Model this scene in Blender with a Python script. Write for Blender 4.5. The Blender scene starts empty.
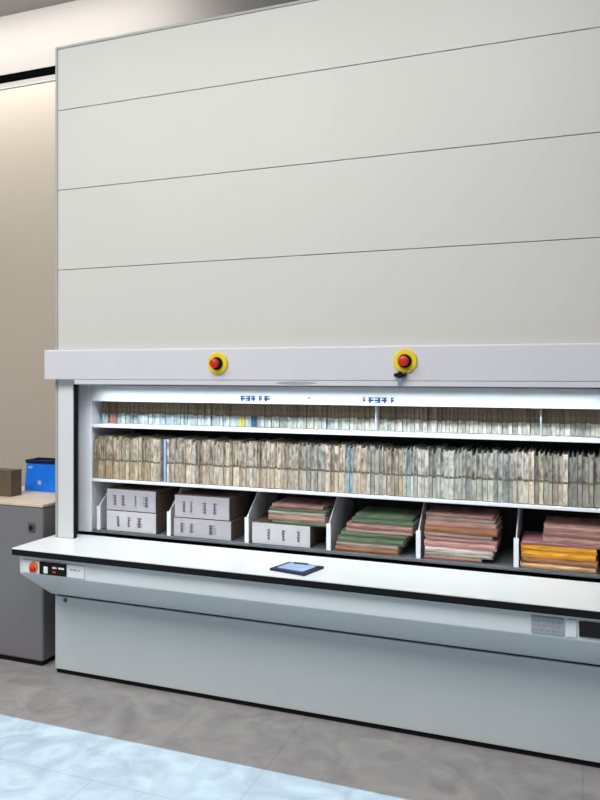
import bpy, bmesh, math, random
from mathutils import Vector, Matrix
random.seed(11)
C = bpy.context.scene.collection
sc = bpy.context.scene

# ---------------------------------------------------------------- materials
def lin(c):
    return tuple(((v/255)/12.92 if v/255 <= .04045 else (((v/255)+.055)/1.055)**2.4) for v in c)

def mat(name, rgb, rough=.5, metal=0., var=.04, scale=6., bump=0., spec=.5):
    m = bpy.data.materials.new(name); m.use_nodes = True
    n = m.node_tree.nodes; l = m.node_tree.links
    b = n['Principled BSDF']
    b.inputs['Roughness'].default_value = rough
    b.inputs['Metallic'].default_value = metal
    b.inputs['Specular IOR Level'].default_value = spec
    tc = n.new('ShaderNodeTexCoord'); nz = n.new('ShaderNodeTexNoise')
    nz.inputs['Scale'].default_value = scale; nz.inputs['Detail'].default_value = 4
    l.new(tc.outputs['Object'], nz.inputs['Vector'])
    r = n.new('ShaderNodeValToRGB'); c = lin(rgb)
    r.color_ramp.elements[0].position = .3; r.color_ramp.elements[1].position = .7
    r.color_ramp.elements[0].color = tuple(v*(1-var) for v in c)+(1,)
    r.color_ramp.elements[1].color = tuple(min(1, v*(1+var)) for v in c)+(1,)
    l.new(nz.outputs['Fac'], r.inputs['Fac']); l.new(r.outputs['Color'], b.inputs['Base Color'])
    if bump:
        bp = n.new('ShaderNodeBump'); bp.inputs['Strength'].default_value = bump; bp.inputs['Distance'].default_value = .01
        l.new(nz.outputs['Fac'], bp.inputs['Height']); l.new(bp.outputs['Normal'], b.inputs['Normal'])
    return m

M_PANEL = mat('painted_panel', (195, 195, 190), .45, var=.012, scale=1.3)
M_EDGE = mat('grey_edge_steel', (160, 164, 160), .5, var=.02)
M_HEAD = mat('header_paint', (201, 201, 207), .45, var=.012)
M_POST = mat('post_paint', (208, 211, 214), .45, var=.012)
M_BASE = mat('base_paint', (189, 196, 198), .45, var=.03, scale=1.7)
M_HOUS = mat('housing_paint', (206, 213, 215), .4, var=.02)
M_WHITE = mat('white_laminate', (222, 227, 228), .3, var=.01)
M_STRIP = mat('pale_strip_paint', (228, 235, 239), .4, var=.01)
M_CARR = mat('carrier_steel', (226, 230, 236), .4, var=.012)
M_SHELF = mat('dark_shelf_steel', (92, 96, 102), .5, var=.04)
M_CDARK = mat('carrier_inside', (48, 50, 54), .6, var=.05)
M_BLACK = mat('black_rubber', (14, 14, 16), .6, var=.1, spec=.2)
M_GAP = mat('gap_black', (6, 6, 7), .9, var=.1, spec=0)
M_GLOSSBLACK = mat('black_glass', (12, 13, 18), .2, var=.05)
M_YEL = mat('yellow_plate', (226, 200, 24), .45, var=.03)
M_RED = mat('red_plastic', (190, 32, 12), .4, var=.04)
M_ORANGE = mat('orange_plastic', (225, 110, 30), .4, var=.04)
M_BLUEINK = mat('blue_ink', (40, 75, 140), .6, var=.1)
M_GREYINK = mat('grey_ink', (140, 138, 148), .7, var=.12, scale=60)
M_REDINK = mat('faded_red_ink', (160, 130, 146), .7, var=.12, scale=60)
M_PLATE = mat('grey_plate', (150, 158, 164), .45, var=.08, scale=40)
M_PALEP = mat('pale_plate', (214, 218, 220), .45, var=.03)
M_CAB = mat('grey_cabinet', (116, 114, 116), .5, var=.03, scale=2)
M_CABDK = mat('dark_latch', (80, 80, 84), .5, var=.05)
M_BEIGE = mat('beige_laminate', (205, 190, 170), .5, var=.06, scale=14)
M_BROWN = mat('brown_card', (96, 80, 62), .8, var=.1, scale=12)
M_BLUE = mat('blue_plastic', (28, 120, 235), .35, var=.1, scale=10)
M_NAVY = mat('navy_plastic', (14, 24, 62), .4, var=.1)
M_PALEBLUE = mat('pale_blue_paper', (150, 172, 210), .6, var=.12, scale=30)
M_BOXG = mat('grey_box_card', (172, 170, 178), .7, var=.05, scale=18)
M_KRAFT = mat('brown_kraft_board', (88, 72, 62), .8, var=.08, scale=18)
M_BOXW = mat('white_box_card', (192, 194, 198), .7, var=.05, scale=18)
M_PAPER = mat('paper_block', (205, 196, 182), .85, var=.12, scale=90)
M_STEEL = mat('key_steel', (150, 160, 185), .35, .6, var=.05)
M_WALL = mat('beige_wall', (190, 180, 165), .7, var=.02, scale=1.2)
M_BULK = mat('cream_bulkhead', (150, 146, 142), .7, var=.015, scale=1.2)
M_FAR = mat('far_wall_paint', (120, 122, 125), .8, var=.02, scale=1.2)
M_CEIL = mat('ceiling_paint', (165, 160, 156), .8, var=.015, scale=1.2)

def file_material(name, use_label, lo=.62, hi=1.12, grey=0.):
    """card file: colour of the object, mottled in upright blocks, with a darker label band at mid height"""
    m = bpy.data.materials.new(name); m.use_nodes = True
    n = m.node_tree.nodes; l = m.node_tree.links
    b = n['Principled BSDF']; b.inputs['Roughness'].default_value = .8; b.inputs['Specular IOR Level'].default_value = .2
    oi = n.new('ShaderNodeObjectInfo'); tc = n.new('ShaderNodeTexCoord')
    mp = n.new('ShaderNodeMapping'); mp.inputs['Scale'].default_value = (70, 1, 26) if use_label else (12, 1, 150)
    off = n.new('ShaderNodeVectorMath'); off.operation = 'ADD'
    sx = n.new('ShaderNodeVectorMath'); sx.operation = 'SCALE'; sx.inputs['Scale'].default_value = 371
    cmb = n.new('ShaderNodeCombineXYZ')
    for k in 'XYZ': l.new(oi.outputs['Random'], cmb.inputs[k])
    l.new(cmb.outputs[0], sx.inputs[0]); l.new(tc.outputs['Object'], mp.inputs['Vector'])
    l.new(mp.outputs[0], off.inputs[0]); l.new(sx.outputs[0], off.inputs[1])
    nz = n.new('ShaderNodeTexNoise'); nz.inputs['Scale'].default_value = 1.0; nz.inputs['Detail'].default_value = 2
    l.new(off.outputs[0], nz.inputs['Vector'])
    r = n.new('ShaderNodeValToRGB')
    r.color_ramp.elements[0].position = .32; r.color_ramp.elements[0].color = (lo, lo, lo, 1)
    r.color_ramp.elements[1].position = .62; r.color_ramp.elements[1].color = (hi, hi, hi*.985, 1)
    l.new(nz.outputs['Fac'], r.inputs['Fac'])
    mx = n.new('ShaderNodeMixRGB'); mx.blend_type = 'MULTIPLY'; mx.inputs['Fac'].default_value = 1
    g = n.new('ShaderNodeMixRGB'); g.inputs['Fac'].default_value = grey; g.inputs[2].default_value = (.34, .33, .33, 1)
    l.new(oi.outputs['Color'], g.inputs[1]); l.new(g.outputs[0], mx.inputs[1]); l.new(r.outputs[0], mx.inputs[2])
    l.new(mx.outputs[0], b.inputs['Base Color'])
    return m
M_FILE = file_material('file_card', True)
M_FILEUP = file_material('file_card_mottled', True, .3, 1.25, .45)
M_FOLD = file_material('folder_card', False)
M_FILESHADE = mat('file_card_shaded', (136, 122, 100), .85, var=.3, scale=45)  # dark brown stands in for panel shade on the top-shelf files
M_BAND = mat('dark_label_band', (92, 84, 72), .8, var=.25, scale=80)

def floor_material():
    m = bpy.data.materials.new('grey_marble_floor'); m.use_nodes = True
    n = m.node_tree.nodes; l = m.node_tree.links; b = n['Principled BSDF']
    b.inputs['Roughness'].default_value = .38; b.inputs['Specular IOR Level'].default_value = .35
    tc = n.new('ShaderNodeTexCoord')
    a = n.new('ShaderNodeTexNoise'); a.inputs['Scale'].default_value = 5.5; a.inputs['Detail'].default_value = 9; a.inputs['Distortion'].default_value = 1.4
    l.new(tc.outputs['Object'], a.inputs['Vector'])
    r = n.new('ShaderNodeValToRGB'); e = r.color_ramp.elements
    e[0].position = .3; e[0].color = lin((134, 131, 131))+(1,)
    e[1].position = .72; e[1].color = lin((161, 158, 157))+(1,)
    l.new(a.outputs['Fac'], r.inputs['Fac'])
    v = n.new('ShaderNodeTexNoise'); v.inputs['Scale'].default_value = 2.1; v.inputs['Detail'].default_value = 6; v.inputs['Distortion'].default_value = 2.6
    l.new(tc.outputs['Object'], v.inputs['Vector'])
    vr = n.new('ShaderNodeValToRGB'); q = vr.color_ramp.elements
    q[0].position = .485; q[0].color = (0, 0, 0, 1); q[1].position = .5; q[1].color = (1, 1, 1, 1)
    q2 = vr.color_ramp.elements.new(.515); q2.color = (0, 0, 0, 1)
    l.new(v.outputs['Fac'], vr.inputs['Fac'])
    mx = n.new('ShaderNodeMixRGB'); mx.inputs[2].default_value = lin((205, 203, 204))+(1,)
    ms = n.new('ShaderNodeMath'); ms.operation = 'MULTIPLY'; ms.inputs[1].default_value = .06
    l.new(vr.outputs[0], ms.inputs[0]); l.new(ms.outputs[0], mx.inputs['Fac'])
    l.new(r.outputs[0], mx.inputs[1])
    br = n.new('ShaderNodeTexBrick'); br.offset = .5
    br.inputs['Color1'].default_value = br.inputs['Color2'].default_value = (1, 1, 1, 1)
    br.inputs['Mortar'].default_value = (.82, .82, .82, 1); br.inputs['Scale'].default_value = 1
    br.inputs['Mortar Size'].default_value = .003; br.inputs['Brick Width'].default_value = 1.2; br.inputs['Row Height'].default_value = .8
    l.new(tc.outputs['Object'], br.inputs['Vector'])
    m2 = n.new('ShaderNodeMixRGB'); m2.blend_type = 'MULTIPLY'; m2.inputs['Fac'].default_value = 1
    l.new(mx.outputs[0], m2.inputs[1]); l.new(br.outputs['Color'], m2.inputs[2])
    l.new(m2.outputs[0], b.inputs['Base Color'])
    return m
M_FLOOR = floor_material()

# ---------------------------------------------------------------- helpers
def new():
    return bmesh.new()

def box(bm, x0, x1, y0, y1, z0, z1, bev=0., seg=2, mi=0):
    vs = [bm.verts.new(p) for p in ((x0,y0,z0),(x1,y0,z0),(x1,y1,z0),(x0,y1,z0),(x0,y0,z1),(x1,y0,z1),(x1,y1,z1),(x0,y1,z1))]
    fs = [bm.faces.new([vs[i] for i in f]) for f in ((0,3,2,1),(4,5,6,7),(0,1,5,4),(1,2,6,5),(2,3,7,6),(3,0,4,7))]
    for f in fs: f.material_index = mi
    if bev:
        es = list({e for f in fs for e in f.edges})
        r = bmesh.ops.bevel(bm, geom=es, offset=bev, segments=seg, affect='EDGES', profile=.5)
        for f in r['faces']: f.material_index = mi
    return bm

def prism_x(bm, pts, x0, x1, bev=0.):
    """polygon in (y,z), extruded along x"""
    a = [bm.verts.new((x0, y, z)) for y, z in pts]; b = [bm.verts.new((x1, y, z)) for y, z in pts]
    n = len(pts)
    fs = [bm.faces.new(a), bm.faces.new(b[::-1])]
    for i in range(n): fs.append(bm.faces.new((a[i], b[i], b[(i+1) % n], a[(i+1) % n])))
    if bev:
        bmesh.ops.bevel(bm, geom=list({e for f in fs for e in f.edges}), offset=bev, segments=2, affect='EDGES', profile=.5)
    return bm

def prism_z(bm, pts, z0, z1):
    a = [bm.verts.new((x, y, z0)) for x, y in pts]; b = [bm.verts.new((x, y, z1)) for x, y in pts]
    n = len(pts); bm.faces.new(a); bm.faces.new(b)
    for i in range(n): bm.faces.new((a[i], b[i], b[(i+1) % n], a[(i+1) % n]))
    return bm

def disc_y(bm, cx, cz, prof, sx=1., n=28):
    """lathe round an axis along y: prof = [(radius, y), ...]"""
    rings = []
    for r, y in prof:
        rings.append([bm.verts.new((cx+math.cos(2*math.pi*i/n)*r*sx, y, cz+math.sin(2*math.pi*i/n)*r)) for i in range(n)])
    for a, b in zip(rings, rings[1:]):
        for i in range(n): bm.faces.new((a[i], a[(i+1) % n], b[(i+1) % n], b[i]))
    bm.faces.new(rings[0]); bm.faces.new(rings[-1])
    return bm

def obj(name, bm, m, parent=None, origin=None, label=None, smooth=False):
    """links a bmesh (built in room coordinates) as one mesh object"""
    bmesh.ops.recalc_face_normals(bm, faces=bm.faces)
    o0 = Vector(origin) if origin else Vector((0, 0, 0))
    p = parent
    base = Vector((0, 0, 0))
    while p is not None:
        base += p.location; p = p.parent
    bm.transform(Matrix.Translation(-(o0+base)) if parent is None else Matrix.Translation(-base))
    me = bpy.data.meshes.new(name); bm.to_mesh(me); bm.free()
    for mm in (m if isinstance(m, (list, tuple)) else [m]): me.materials.append(mm)
    o = bpy.data.objects.new(name, me); C.objects.link(o)
    if parent is None: o.location = o0
    else: o.parent = parent
    if label: o['label'] = label
    if smooth:
        for f in me.polygons: f.use_smooth = True
    return o

def tag(o, label, cat, group=None, kind=None):
    o['label'] = label; o['category'] = cat
    if group: o['group'] = group
    if kind: o['kind'] = kind
    return o

def thing(name, label, cat, loc, group=None):
    o = bpy.data.objects.new(name, None); C.objects.link(o); o.location = loc; o.empty_display_size = .1
    return tag(o, label, cat, group)

def struct(name, bm, m, label, cat):
    o = obj(name, bm, m); return tag(o, label, cat, kind='structure')

# ---------------------------------------------------------------- the room
YW = 1.45; ZC = 4.43; YF = -4.5
struct('floor', box(new(), -8, 3.2, YF-.6, YW+.2, -.12, 0), M_FLOOR, 'grey marble slab floor in front of the filing carousel', 'floor')
struct('ceiling', box(new(), -8, 3.2, YF, YW+.2, ZC, ZC+.12), M_CEIL, 'grey ceiling seen in the top left corner', 'ceiling')
wl = new(); box(wl, -8, 3.2, YW-.03, YW+.12, 0, 3.85)
struct('wall_back', wl, M_WALL, 'beige wall behind the grey cabinet, left of the carousel', 'wall')
struct('wall_bulkhead', box(new(), -8, 3.2, YW-.03, YW+.12, 3.965, ZC), M_BULK, 'cream band of wall above the black shadow gap', 'wall')
gap = new(); box(gap, -8, 3.2, YW-.029, YW+.12, 3.90, 3.965)
struct('trim_1', gap, M_GAP, 'black shadow gap running along the top of the beige wall', 'trim')
tr = new(); box(tr, -8, 3.2, YW-.028, YW+.12, 3.862, 3.90)
struct('trim_2', tr, M_BULK, 'thin white strip under the black shadow gap', 'trim')
tr = new(); box(tr, -8, 3.2, YW-.036, YW+.12, 3.85, 3.862)
struct('trim_3', tr, M_EDGE, 'thin grey metal capping line on top of the beige wall', 'trim')
struct('wall_left', box(new(), -8.12, -8, YF, YW+.12, 0, ZC), M_FAR, 'side wall of the room far to the left', 'wall')
struct('wall_right', box(new(), 3.2, 3.32, YF, YW+.12, 0, ZC), M_FAR, 'side wall of the room far to the right', 'wall')

wf = new(); box(wf, -8.12, 3.32, YF-.12, YF, 0, 3.4)  # added out of view to narrow the sun strip and cut sky light
struct('wall_sunblock', wf, M_FAR, 'unseen wall added behind the camera to narrow the sunlight, open above', 'wall')

# ---------------------------------------------------------------- the filing carousel
XL, XR = -2.633, .30; CX = (XL+XR)/2; TOP = 3.339; DEP = 1.32
car = thing('filing_carousel', 'huge off-white vertical filing carousel with open file shelves and white counter', 'filing machine', (CX, 0, 0))
for x0, x1 in ((XL, XL+.016), (XR-.016, XR)):
    obj('side_panel', box(new(), x0, x1, 0, DEP, .02, TOP, .003), M_EDGE, car)
obj('top_panel', box(new(), XL+.016, XR-.016, .0, DEP, TOP-.014, TOP, .002), M_EDGE, car)
obj('back_panel', box(new(), XL+.016, XR-.016, DEP-.02, DEP, .02, TOP-.014), M_EDGE, car)
obj('inner_frame', box(new(), XL+.016, XR-.016, .0162, .03, 1.73, TOP-.014), M_PANEL, car)
zs = [1.722, 2.148, 2.573, 2.998, TOP-.0145]
for a, b in zip(zs, zs[1:]):
    obj('fascia_panel', box(new(), XL+.0185, XR-.0185, .001, .016, a+.0016, b-.0016, .0015), M_PANEL, car)
# header box
hp = [(-.05, 1.566), (-.05, 1.716), (-.046, 1.722), (.016, 1.722), (.016, 1.566)]
hdr = obj('header', prism_x(new(), hp, XL-.03, XR+.03, .003), M_HEAD, car)
rail = obj('shutter_rail', box(new(), -2.472, XR-.150, -.047, .020, 1.541, 1.5655, .003), M_HEAD, car)
grip = new(); disc_y(grip, -1.235, 1.5535, [(.0, -.0479), (.007, -.0479), (.0078, -.0469)], sx=13)
obj('grip', grip, M_PLATE, rail, label='grey finger grip in the middle of the rail')
# header stop buttons
for sx, sz, hasplate in ((-1.634, 1.646, 0), (-.722, 1.652, 1)):
    pl = obj('emergency_stop', disc_y(new(), sx, sz, [(.052, -.05), (.052, -.058), (.049, -.061)]), M_YEL, car, label='round yellow emergency stop plate')
    obj('collar', disc_y(new(), sx, sz, [(.03, -.061), (.03, -.07)]), M_BLACK, pl)
    obj('button', disc_y(new(), sx, sz, [(.018, -.07), (.018, -.08), (.022, -.084), (.023, -.096), (.02, -.101), (.01, -.104)]), M_RED, pl, label='red mushroom push button')
kx = -.742
obj('key_switch', box(new(), kx-.028, kx+.026, -.07, -.05, 1.583, 1.601, .004), M_GLOSSBLACK, car, label='small black key switch below the right stop button')
# posts
obj('post', box(new(), XL+.018, -2.517, 0, .03, .7235, 1.5655, .004), M_POST, car)
obj('post', box(new(), XR-.116, XR-.018, 0, .03, .7235, 1.5655, .004), M_POST, car)
obj('post_lining', box(new(), -2.517, -2.515, .004, .03, .7235, 1.54), M_BLACK, car)
# inside lining of the opening
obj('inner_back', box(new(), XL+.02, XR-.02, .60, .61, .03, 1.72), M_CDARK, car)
# counter
cnt = obj('counter', box(new(), -2.678, XR+.045, -.272, .115, .7155, .723, .003), M_WHITE, car)
obj('edge_trim', box(new(), -2.677, XR+.044, -.271, -.245, .687, .7155), M_BLACK, cnt, label='black rubber edge of the counter')
ed = new(); box(ed, -2.677, -2.65, -.245, -.0005, .687, .7155)
obj('edge_trim', ed, M_BLACK, cnt, label='black rubber edge of the counter end')
obj('counter_core', box(new(), -2.65, XR+.02, -.245, .115, .687, .7155), M_HOUS, cnt)
# wedge housing under the counter
hp = [(-.24, .687), (-.236, .59), (-.225, .578), (-.0005, .42), (-.0005, .687)]
hous = obj('counter_housing', prism_x(new(), hp, -2.658, XR+.03, .003), M_HOUS, car)
fy = -.2395
cp = obj('control_panel', box(new(), -2.635, -2.262, fy-.003, fy+.004, .598, .663, .002), M_PALEP, car)
kb = obj('stop_button', disc_y(new(), -2.566, .629, [(.026, fy-.003), (.026, fy-.008)]), M_ORANGE, cp)
bb = obj('button_block', box(new(), -2.528, -2.365, fy-.008, fy-.003, .600, .662, .002), M_BLACK, cp)
obj('red_knob', disc_y(new(), -2.564, .622, [(.013, fy-.008), (.015, fy-.022), (.01, fy-.025)]), M_RED, cp)
obj('white_button', box(new(), -2.499, -2.474, fy-.012, fy-.008, .607, .641, .002), M_WHITE, cp)
for x0, x1, mm in ((-2.447, -2.419, M_BEIGE), (-2.41, -2.376, M_PALEP)):
    obj('button', box(new(), x0, x1, fy-.011, fy-.008, .634, .643, .001), mm, cp)
obj('red_indicator', box(new(), -2.445, -2.425, fy-.011, fy-.008, .613, .623, .001), M_RED, cp)
mk = new()
for x0, w in ((-2.345, .012), (-2.328, .022), (-2.298, .01)): box(mk, x0, x0+w, fy-.0036, fy-.003, .634, .641)
obj('panel_marking', mk, M_GREYINK, cp)
np_ = obj('name_plate', box(new(), -.187, -.067, fy-.003, fy+.004, .600, .667, .002), M_PLATE, car, label='grey rating plate under the counter')
mk = new()
for r in range(3):
    x = -.178
    while x < -.085:
        w = random.uniform(.008, .02); box(mk, x, x+w, fy-.0036, fy-.003, .612+r*.017, .618+r*.017); x += w+random.uniform(.004, .01)
obj('plate_marking', mk, M_GREYINK, np_)
obj('cover_plate', box(new(), -.058, -.022, fy-.003, fy+.004, .600, .667, .002), M_PALEP, car)
dp = obj('display', box(new(), -.014, .19, fy-.006, fy+.004, .606, .665, .003), M_GLOSSBLACK, car, label='black display panel under the counter')
# base
obj('base_panel', box(new(), XL+.004, XR-.004, -.004, .016, .026, .413, .003), M_BASE, car)
obj('base_recess', box(new(), XL+.017, XR-.017, .012, .03, .413, .43), M_BLACK, car)
obj('plinth', box(new(), XL+.006, XR-.02, .008, .04, 0, .026), M_BLACK, car)
obj('panel_lock', disc_y(new(), -2.562, .396, [(.011, -.004), (.011, -.009), (.009, -.0105)], n=16), M_CABDK, car)

# the carrier that stands in the opening
YC = .13; YB = .55
S1, S2, S3 = 1.324, 1.028, .750
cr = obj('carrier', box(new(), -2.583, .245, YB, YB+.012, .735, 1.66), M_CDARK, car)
for x0, x1, xi in ((-2.583, -2.497, -2.501), (.163, .245, .167)):
    fl = new(); box(fl, x0, x1, YC, YC+.01, .735, 1.66, .002)
    box(fl, xi-.003 if xi < -1 else xi-.003, xi+.001 if xi < -1 else xi+.003, YC+.01, YB, .735, 1.66)
    obj('carrier_side', fl, M_CARR, cr)
for zt, th in ((S1, .019), (S2, .016), (S3, .015)):
    s_ = new(); box(s_, -2.493, .163, YC, YC+.012, zt-th, zt, .002); box(s_, -2.493, .163, YC+.012, YB, zt-.006, zt-.001)
    obj('shelf', s_, M_CARR if zt != S3 else M_SHELF, cr)
fp = obj('front_panel', box(new(), -2.493, .163, YC-.002, YC+.012, 1.447, 1.535, .003), M_STRIP, cr)
def glyphs(bm, x, z, w, h, y, n):
    """n little character shapes made of strokes"""
    cw = w/n
    for i in range(n):
        a = x+i*cw; b = a+cw*.88
        box(bm, a, b, y-.0008, y, z+h*.80, z+h)
        box(bm, a, b, y-.0008, y, z+h*.3, z+h*.62)
        if i % 2: box(bm, a, b, y-.0008, y, z, z+h*.16)
        k = a+(b-a)*(.15, .6, .4)[i % 3]
        box(bm, k, k+cw*.3, y-.0008, y, z, z+h)
for parts_ in (((-1.600, .085, 3), (-1.500, .020, 1), (-1.472, .036, 1)), ((-.965, .014, 1), (-.940, .095, 3), (-.832, .018, 1))):
    bm = new()
    for x, w, n_ in parts_: glyphs(bm, x, 1.460, w, .026, YC-.002, n_)
    x0 = parts_[0][0]
    obj('shelf_label', bm, M_BLUEINK, cr, label='small blue lettering on the white strip')
obj('panel_screw', disc_y(new(), -1.235, 1.478, [(.007, YC-.002), (.006, YC-.005)], n=12), M_EDGE, cr)
DIV = [-2.456, -2.018, -1.571, -1.139, -.705, -.273, .150]
for x in DIV:
    d = new()
    prism_x(d, [(YC+.013, S3), (YC+.013, .878), (YC+.17, S2-.018), (YB-.005, S2-.018), (YB-.005, S3)], x-.002, x+.002)
    box(d, x-.011, x+.011, YC+.005, YC+.0129, S3, .878, .002)
    obj('divider', d, M_CARR, cr)

# ---------------------------------------------------------------- card files on the two upper shelves
def file_mesh(w, h, dep, style, top):
    """one card file seen from its spine end: two covers with a bundle of paper slightly set back between them"""
    bm = new(); t = .0022
    if top:                                            # pale foot, front panel's shade painted in brown above it
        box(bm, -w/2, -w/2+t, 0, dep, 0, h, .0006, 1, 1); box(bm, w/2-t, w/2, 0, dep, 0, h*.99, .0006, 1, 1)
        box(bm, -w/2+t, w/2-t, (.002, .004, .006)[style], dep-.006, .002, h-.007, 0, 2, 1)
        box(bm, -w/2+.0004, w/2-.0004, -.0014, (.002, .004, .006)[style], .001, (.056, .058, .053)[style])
    else:
        box(bm, -w/2, -w/2+t, 0, dep, 0, h, .0006, 1); box(bm, w/2-t, w/2, 0, dep, 0, h*.985, .0006, 1)
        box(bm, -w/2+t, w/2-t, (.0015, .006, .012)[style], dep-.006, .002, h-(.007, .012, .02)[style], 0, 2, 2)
        box(bm, -w/2+t*.5, w/2-t*.5, -.0008, (.0015, .006, .012)[style], h*.425, h*.465, 0, 2, 1)      # dark band round the middle
        box(bm, -w/2+t*.6, w/2-t*.6, -.0004, (.0015, .006, .012)[style], .003, h*.425)                # paler lower half
    bmesh.ops.recalc_face_normals(bm, faces=bm.faces)
    me = bpy.data.meshes.new('card_file'); bm.to_mesh(me); bm.free()
    for mm in (M_FILE, M_FILESHADE if top else M_BAND, M_FILEUP): me.materials.append(mm)
    return me

meshes = {}
for hh in (.180, .236):
    for wi, w in enumerate((.0150, .0175, .0205, .024)):
        for st in range(3): meshes[hh, wi, st] = (file_mesh(w, hh, .20, st, hh < .2), w)

BETWEEN = ['first', 'second', 'third', 'fourth', 'fifth', 'sixth']
def bay(x):
    for i in range(6):
        if x < DIV[i+1]: return i
    return 5

def jitter(c, a):
    k = random.uniform(1-a, 1+a); return tuple(min(1, max(0, v*k*random.uniform(.97, 1.03))) for v in lin(c))+(1,)

def fill_row(row, z, y0, hh, special, palette, skip):
    x = -2.488
    while x < .150:
        wi = random.choice((0, 0, 1, 1, 1, 2, 2, 3)); st = random.choice((0, 0, 1, 1, 2))
        me, w = meshes[hh, wi, st]
        if x+w > .160: break
        if any(a-w < x < b for a, b in skip):
            x = max(b for a, b in skip if a-w < x < b)+.0005; continue
        cx = x+w/2
        o = bpy.data.objects.new('card_file', me); C.objects.link(o)
        hs = random.uniform(.93, 1.0)
        o.location = (cx, y0+random.uniform(0, .014), z+.0006); o.scale = (1, 1, hs)
        sp = next((s for s in special if s[0] <= cx < s[1]), None)
        i = bay(cx)
        if sp:
            o.color = jitter(sp[2], .08)
            tag(o, ('card file with %s foot and shade painted above it, on the %s shelf above the %s compartment' if row == 'top' else '%s card file among the paler files on the %s shelf, above the %s compartment') % (sp[3], row, BETWEEN[i]), 'file',
                '%s files on the %s shelf' % (sp[3], row))
        else:
            col, word = palette(cx); o.color = jitter(col, .34)
            tag(o, ('brown card file with %s foot label on the %s shelf above the %s compartment' if row == 'top' else '%s card file standing on the %s shelf above the %s compartment') % (word, row, BETWEEN[i]), 'file',
                '%s files on the %s shelf above the %s compartment' % (word, row, BETWEEN[i]))
        x += w+random.uniform(.0006, .0022)

def pal_top(x):
    if x < -1.65: return random.choice(((196, 214, 220), (186, 206, 214), (205, 215, 214))), 'pale blue-grey'
    if x < -1.0: return random.choice(((202, 205, 194), (194, 198, 186), (190, 200, 200))), 'pale grey-green'
    return random.choice(((212, 208, 194), (202, 202, 192), (214, 214, 206), (196, 190, 182))), 'cream'
def pal_mid(x):
    if x < -2.1: return random.choice(((171, 154, 130), (158, 142, 118), (180, 167, 146))), 'tan'
    if x < -1.3: return random.choice(((189, 178, 163), (176, 163, 146), (184, 176, 167), (196, 181, 160))), 'beige'
    if x < -.75: return random.choice(((180, 169, 149), (184, 171, 154), (174, 172, 167), (171, 171, 160))), 'grey-beige'
    if x < -.25: return random.choice(((172, 178, 172), (184, 183, 175), (180, 172, 165), (165, 171, 165))), 'pale grey'
    return random.choice(((182, 176, 163), (191, 178, 158), (171, 171, 163))), 'light stone'
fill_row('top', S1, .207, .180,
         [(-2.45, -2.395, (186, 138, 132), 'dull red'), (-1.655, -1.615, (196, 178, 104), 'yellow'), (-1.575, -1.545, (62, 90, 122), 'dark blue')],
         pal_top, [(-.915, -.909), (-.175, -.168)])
fill_row('middle', S2, .134, .236,
         [(-.765, -.735, (138, 165, 174), 'teal'), (-1.05, -1.02, (150, 170, 180), 'slate blue')],
         pal_mid, [(-2.058, -2.036)])
# plates that part the rows of files
bd = obj('file_divider', box(new(), -2.053, -2.041, YC+.0135, YC+.21, S2+.0006, S2+.222, .002), M_PALEBLUE, None, (-2.047, YC+.0135, S2+.0006))
tag(bd, 'pale blue upright divider between the tan files on the middle shelf', 'divider')
for x, pos in ((-.912, 'above the fourth compartment'), (-.1715, 'above the sixth compartment')):
    bd = obj('file_divider', box(new(), x-.0025, x+.0025, .16, YB-.02, S1, S1+.17, .001), M_WHITE, None, (x, .16, S1))
    tag(bd, 'white upright divider among the files on the top shelf, '+pos, 'divider')

# ---------------------------------------------------------------- boxes and folders in the bottom compartments
def carton(label, x0, x1, y0, z0, z1, m, marks):
    cx = (x0+x1)/2
    t = thing('archive_box', label, 'box', (cx, y0, z0), 'boxes of papers in the bottom compartments')
    zl = z1-.016; h = z1-z0
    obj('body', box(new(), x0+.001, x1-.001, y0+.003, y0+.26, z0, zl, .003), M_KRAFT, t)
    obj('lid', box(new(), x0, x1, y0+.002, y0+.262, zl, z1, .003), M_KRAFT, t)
    obj('front_sheet', box(new(), x0+.0015, x1-.0015, y0, y0+.002, z0+.001, z1-.003), m, t, label='pale printed front of the box')
    for dx, w, mm in marks:
        bm = new(); a = x0+dx; y = y0-.0008
        for k in range(4):
            zz = z0+h*(.64-.13*k); box(bm, a+random.uniform(0, w*.2), a+w*random.uniform(.7, 1), y, y0, zz, zz+h*.07)
        kx_ = a+w*random.uniform(.2, .5); box(bm, kx_, kx_+w*.3, y, y0, z0+h*.22, z0+h*.7)
        obj('printed_mark', bm, mm, t, label='faded reddish print' if mm is M_REDINK else None)
    return t
mk1 = [(.035, .035, M_GREYINK), (.09, .032, M_REDINK), (.175, .018, M_GREYINK), (.225, .045, M_GREYINK)]
mk2 = [(.04, .03, M_GREYINK), (.09, .02, M_REDINK), (.16, .03, M_GREYINK), (.22, .03, M_GREYINK)]
y0 = YC+.017
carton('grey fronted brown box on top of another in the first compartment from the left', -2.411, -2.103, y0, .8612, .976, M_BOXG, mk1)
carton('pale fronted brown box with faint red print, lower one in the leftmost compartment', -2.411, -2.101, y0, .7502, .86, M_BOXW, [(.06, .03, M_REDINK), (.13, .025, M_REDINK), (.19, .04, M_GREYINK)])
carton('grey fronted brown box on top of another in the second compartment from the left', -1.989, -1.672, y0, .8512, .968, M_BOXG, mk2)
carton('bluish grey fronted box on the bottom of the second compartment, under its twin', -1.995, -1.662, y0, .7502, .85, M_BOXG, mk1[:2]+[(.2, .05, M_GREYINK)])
carton('white fronted box with dark print under green and pink folders, third compartment', -1.547, -1.236, y0, .7502, .857, M_BOXW, [(.08, .022, M_GREYINK), (.16, .026, M_GREYINK), (.24, .025, M_REDINK)])

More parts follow.
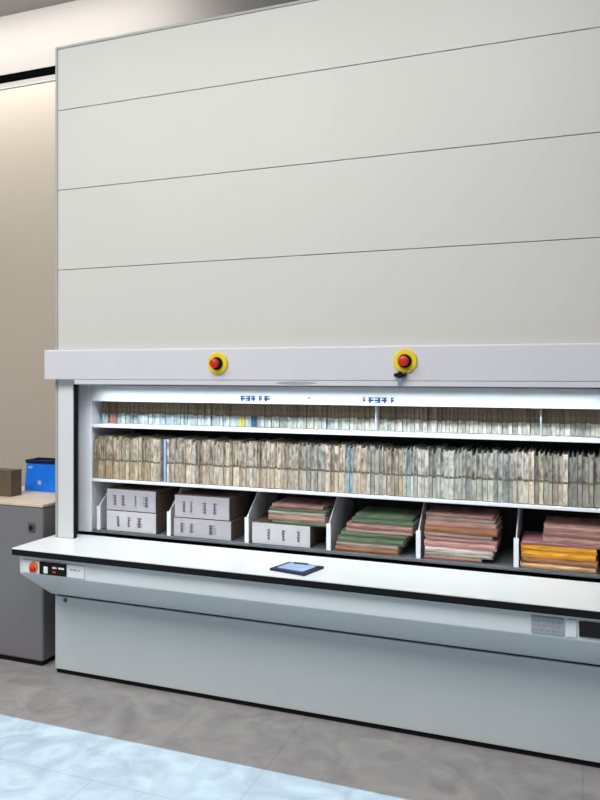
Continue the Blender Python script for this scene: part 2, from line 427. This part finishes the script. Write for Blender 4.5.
PINK = (188, 146, 138); DPINK = (160, 122, 116); GREEN = (98, 116, 94); BROWN = (158, 112, 84); TAUPE = (156, 138, 128)
ORANGE = (228, 162, 56); PEACH = (226, 184, 140); GREYG = (166, 172, 156); WHITEP = (226, 205, 205); MAUVE = (160, 112, 122)
WORD = {PINK: 'pink', DPINK: 'dull pink', GREEN: 'green', BROWN: 'brown', TAUPE: 'taupe', ORANGE: 'orange', PEACH: 'peach', GREYG: 'grey-green', WHITEP: 'pinkish white', MAUVE: 'mauve'}
def folder(x0, x1, y0, z0, t, col, label, comp):
    """a folder of papers lying flat: two card covers, a rounded spine and the paper edges"""
    w = x1-x0; d = .22
    cx = (x0+x1)/2
    root = thing('paper_folder', label, 'folder', (cx, y0, z0), 'folders lying in the '+comp)
    root.rotation_euler[2] = random.uniform(-.02, .02)
    c = new()
    box(c, x0, x1, y0, y0+d, z0, z0+.0022, .0006, 1); box(c, x0, x1, y0, y0+d, z0+t-.0026, z0+t-.0004, .0006, 1)
    prof = [(y0+.003, z0), (y0-.001, z0+t*.25), (y0-.002, z0+t*.5), (y0-.001, z0+t*.75), (y0+.003, z0+t-.0004), (y0+.006, z0+t-.0004), (y0+.006, z0)]
    prism_x(c, prof, x0+.002, x0+w*.985)
    cv = obj('cover', c, M_FOLD, root); cv.color = lin(col)+(1,)
    obj('papers', box(new(), x0+.005, x1-.006, y0+.007, y0+d-.004, z0+.0022, z0+t-.0026), M_PAPER, root)
    return root
ORD = ['first', 'second', 'third', 'fourth', 'fifth', 'sixth', 'seventh', 'eighth', 'ninth', 'tenth']
def stack(layers, comp, base):
    """layers bottom-up: (x0, x1, thickness, colour)"""
    z = base; n = len(layers)
    for i, (x0, x1, t, col) in enumerate(layers):
        if i == n-1: place = 'topmost in the stack in the '+comp
        elif i == 0: place = 'lowest in the stack in the '+comp
        else: place = '%s from the top of the stack in the %s' % (ORD[n-1-i], comp)
        folder(x0, x1, YC+.019+random.uniform(0, .010), z+.0003, t, col, '%s folder of papers, %s' % (WORD[col], place), comp)
        z += t
stack([(-1.44, -1.152, .017, GREEN), (-1.462, -1.158, .030, PINK), (-1.46, -1.16, .014, GREYG), (-1.455, -1.155, .018, GREEN), (-1.44, -1.17, .018, DPINK)],
      'third compartment', .8575)
stack([(-1.11, -.80, .024, BROWN), (-1.106, -.80, .020, TAUPE), (-1.10, -.775, .026, GREEN), (-1.085, -.765, .026, GREEN), (-1.06, -.735, .018, PINK),
       (-1.055, -.732, .022, DPINK), (-1.03, -.73, .026, GREEN), (-1.01, -.735, .020, GREEN)], 'fourth compartment', .7502)
stack([(-.681, -.42, .018, DPINK), (-.681, -.375, .018, GREYG), (-.679, -.37, .022, WHITEP), (-.683, -.358, .026, PINK), (-.676, -.352, .018, DPINK),
       (-.682, -.372, .022, TAUPE), (-.68, -.352, .028, BROWN), (-.677, -.356, .024, PINK), (-.672, -.362, .022, TAUPE), (-.674, -.37, .012, DPINK)], 'fifth compartment', .7502)
stack([(-.258, .055, .020, PEACH), (-.25, .06, .026, BROWN), (-.254, .055, .030, ORANGE), (-.256, .058, .026, ORANGE), (-.25, .07, .014, MAUVE),
       (-.165, .128, .026, PINK), (-.162, .13, .026, DPINK), (-.16, .128, .024, PINK)], 'sixth compartment', .7502)

# ---------------------------------------------------------------- loose things
kt = thing('hanging_key', 'small steel key hanging from the black switch below the right stop button', 'key', (kx, -.072, 1.54))
k_ = new(); box(k_, kx-.009, kx+.009, -.0735, -.0705, 1.543, 1.5825, .001)
for q in range(3): box(k_, kx+.009, kx+.013, -.073, -.071, 1.545+q*.009, 1.550+q*.009)
obj('blade', k_, M_STEEL, kt)
k_ = new(); disc_y(k_, kx, 1.592, [(.014, -.0755), (.014, -.0705)], n=18)
obj('bow', k_, M_GLOSSBLACK, kt)

def quad(c, s):
    cx = sum(p[0] for p in c)/4; cy = sum(p[1] for p in c)/4
    return [(cx+(p[0]-cx)*s, cy+(p[1]-cy)*s) for p in c]
cn = [(-1.300, -.200), (-1.262, -.062), (-1.085, -.086), (-1.123, -.236)]
bk = thing('clipboard', 'dark navy flat clipboard with pale blue paper lying on the white counter', 'clipboard', (-1.19, -.15, .7232))
obj('board', prism_z(new(), cn, .7232, .733), M_NAVY, bk)
obj('paper', prism_z(new(), [(x, y+.006) for x, y in quad(cn, .74)], .733, .7345), M_PALEBLUE, bk)
cl = new(); box(cl, -1.228, -1.158, -.098, -.084, .7345, .741, .002)
obj('clip', cl, M_CABDK, bk)

# grey cabinet on the left
KX0, KX1, KY0, KY1, KZ = -4.25, -2.745, .035, .52, .884
kc = thing('grey_cabinet', 'grey metal low cabinet with beige top at the left of the carousel', 'cabinet', ((KX0+KX1)/2, KY0, 0))
obj('body', box(new(), KX0, KX1, KY0, KY1, .026, .868, .012, 3), M_CAB, kc)
obj('worktop', box(new(), KX0-.004, KX1+.004, KY0-.004, KY1, .868, KZ, .003), M_BEIGE, kc, label='beige laminate top')
obj('plinth', box(new(), KX0+.02, KX1-.012, KY0+.012, KY1-.01, 0, .026), M_BLACK, kc)
lt = obj('latch', box(new(), -2.84, -2.795, KY0-.006, KY0, .73, .78, .004), M_CABDK, kc, label='dark square latch plate')
obj('latch_knob', disc_y(new(), -2.8175, .755, [(.012, KY0-.006), (.012, KY0-.012), (.009, KY0-.014)], n=16), M_BLACK, lt)

# blue crate on the cabinet
bx0, bx1, by0, by1, bz0, bz1 = -3.18, -2.80, .39, .51, KZ+.0004, 1.06
bc = thing('storage_crate', 'bright blue plastic crate with navy rim on the grey cabinet', 'crate', ((bx0+bx1)/2, (by0+by1)/2, bz0))
def shell(x0, x1, y0, y1, z0, z1, tp, th):
    bm = new()
    def ring(i, z, off): return [bm.verts.new(p) for p in ((x0+off, y0+off*.3, z), (x1-off, y0+off*.3, z), (x1-off, y1-off*.3, z), (x0+off, y1-off*.3, z))]
    a = ring(0, z0, 0); b = ring(1, z1, tp); c = ring(2, z1, tp+th); d = ring(3, z0+th, th)
    bm.faces.new(a[::-1]); bm.faces.new(d)
    for p, q in ((a, b), (b, c), (c, d)):
        for i in range(4): bm.faces.new((p[i], p[(i+1) % 4], q[(i+1) % 4], q[i]))
    return bm
obj('tub', shell(bx0, bx1, by0, by1, bz0, bz1-.006, .014, .006), M_BLUE, bc)
rm = new()
for a in ((bx0+.008, bx1-.008, by0-.002, by0+.008), (bx0+.008, bx1-.008, by1-.008, by1+.002), (bx0+.008, bx0+.018, by0+.008, by1-.008), (bx1-.018, bx1-.008, by0+.008, by1-.008)):
    box(rm, *a, bz1-.006, bz1+.014, .002)
obj('rim', rm, M_NAVY, bc, label='dark navy rim')
tg = new(); box(tg, bx0+.03, bx0+.06, by0-.001, by0+.006, 1.02, 1.035)
box(tg, bx0+.10, bx0+.125, by0-.001, by0+.006, .925, .95)
obj('sticker', tg, M_PALEBLUE, bc)

# brown carton at the frame's left edge
bn = thing('cardboard_box', 'dark brown cardboard box on the cabinet at the left edge of the photo', 'box', (-3.25, .2, KZ+.0004))
obj('body', box(new(), -3.45, -3.085, .17, .26, KZ+.0004, 1.03, .004), M_BROWN, bn)
fl_ = new(); box(fl_, -3.45, -3.269, .17, .26, 1.0302, 1.034); box(fl_, -3.267, -3.085, .17, .26, 1.0302, 1.034)
obj('flap', fl_, M_BROWN, bn)

# ---------------------------------------------------------------- light
def area(name, loc, size, power, color, rot=(0, 0, 0), spread=180):
    L = bpy.data.lights.new(name, 'AREA'); L.spread = math.radians(spread); L.shape = 'RECTANGLE'; L.size, L.size_y = size; L.energy = power; L.color = color
    o = bpy.data.objects.new(name, L); C.objects.link(o); o.location = loc; o.rotation_euler = rot
    return o
# row lamps recessed in the ceiling
for i, x in enumerate((-4.2, -2.4, -.6)):
    area('ceiling_lamp', (x, -3.1, ZC-.02), (1.5, 2.4), 118, (1, .99, .975))
# lamp line along the beige wall
area('cove_lamp', (-4.9, .9, ZC-.03), (4.4, .06), 62, (1, .975, .945), (math.radians(26), 0, 0))
# fluorescent tube in the header over the opening
area('opening_tube', (CX, .031, 1.553), (2.52, .014), 6, (.86, .95, 1), (math.radians(12), 0, 0), 112)
# daylight: sun over the added front wall, cut off by the ceiling's front edge
S = bpy.data.lights.new('sun', 'SUN'); S.energy = 8.8; S.angle = math.radians(.08); S.color = (.43, .76, 1)
so = bpy.data.objects.new('sun', S); C.objects.link(so)
run = -.487-YF
so.rotation_euler = Vector((0, run, -ZC)).to_track_quat('-Z', 'Y').to_euler()
w = bpy.data.worlds.new('sky'); sc.world = w; w.use_nodes = True
bg = w.node_tree.nodes['Background']; bg.inputs['Color'].default_value = (.86, .94, 1, 1); bg.inputs['Strength'].default_value = .6

# ---------------------------------------------------------------- camera
cam = bpy.data.cameras.new('camera'); co = bpy.data.objects.new('camera', cam); C.objects.link(co)
co.location = (0, -3.2237, 1.6); co.rotation_euler = (math.radians(90), 0, math.radians(20.9283))
cam.sensor_fit = 'AUTO'; cam.sensor_width = 36; cam.lens = 740/800*36; cam.shift_y = -(400-373)/800
cam.clip_start = .05
sc.camera = co
sc.view_settings.view_transform = 'Standard'; sc.view_settings.look = 'None'
sc.view_settings.gamma = 1; sc.view_settings.use_curve_mapping = False
sc.view_settings.exposure = 0
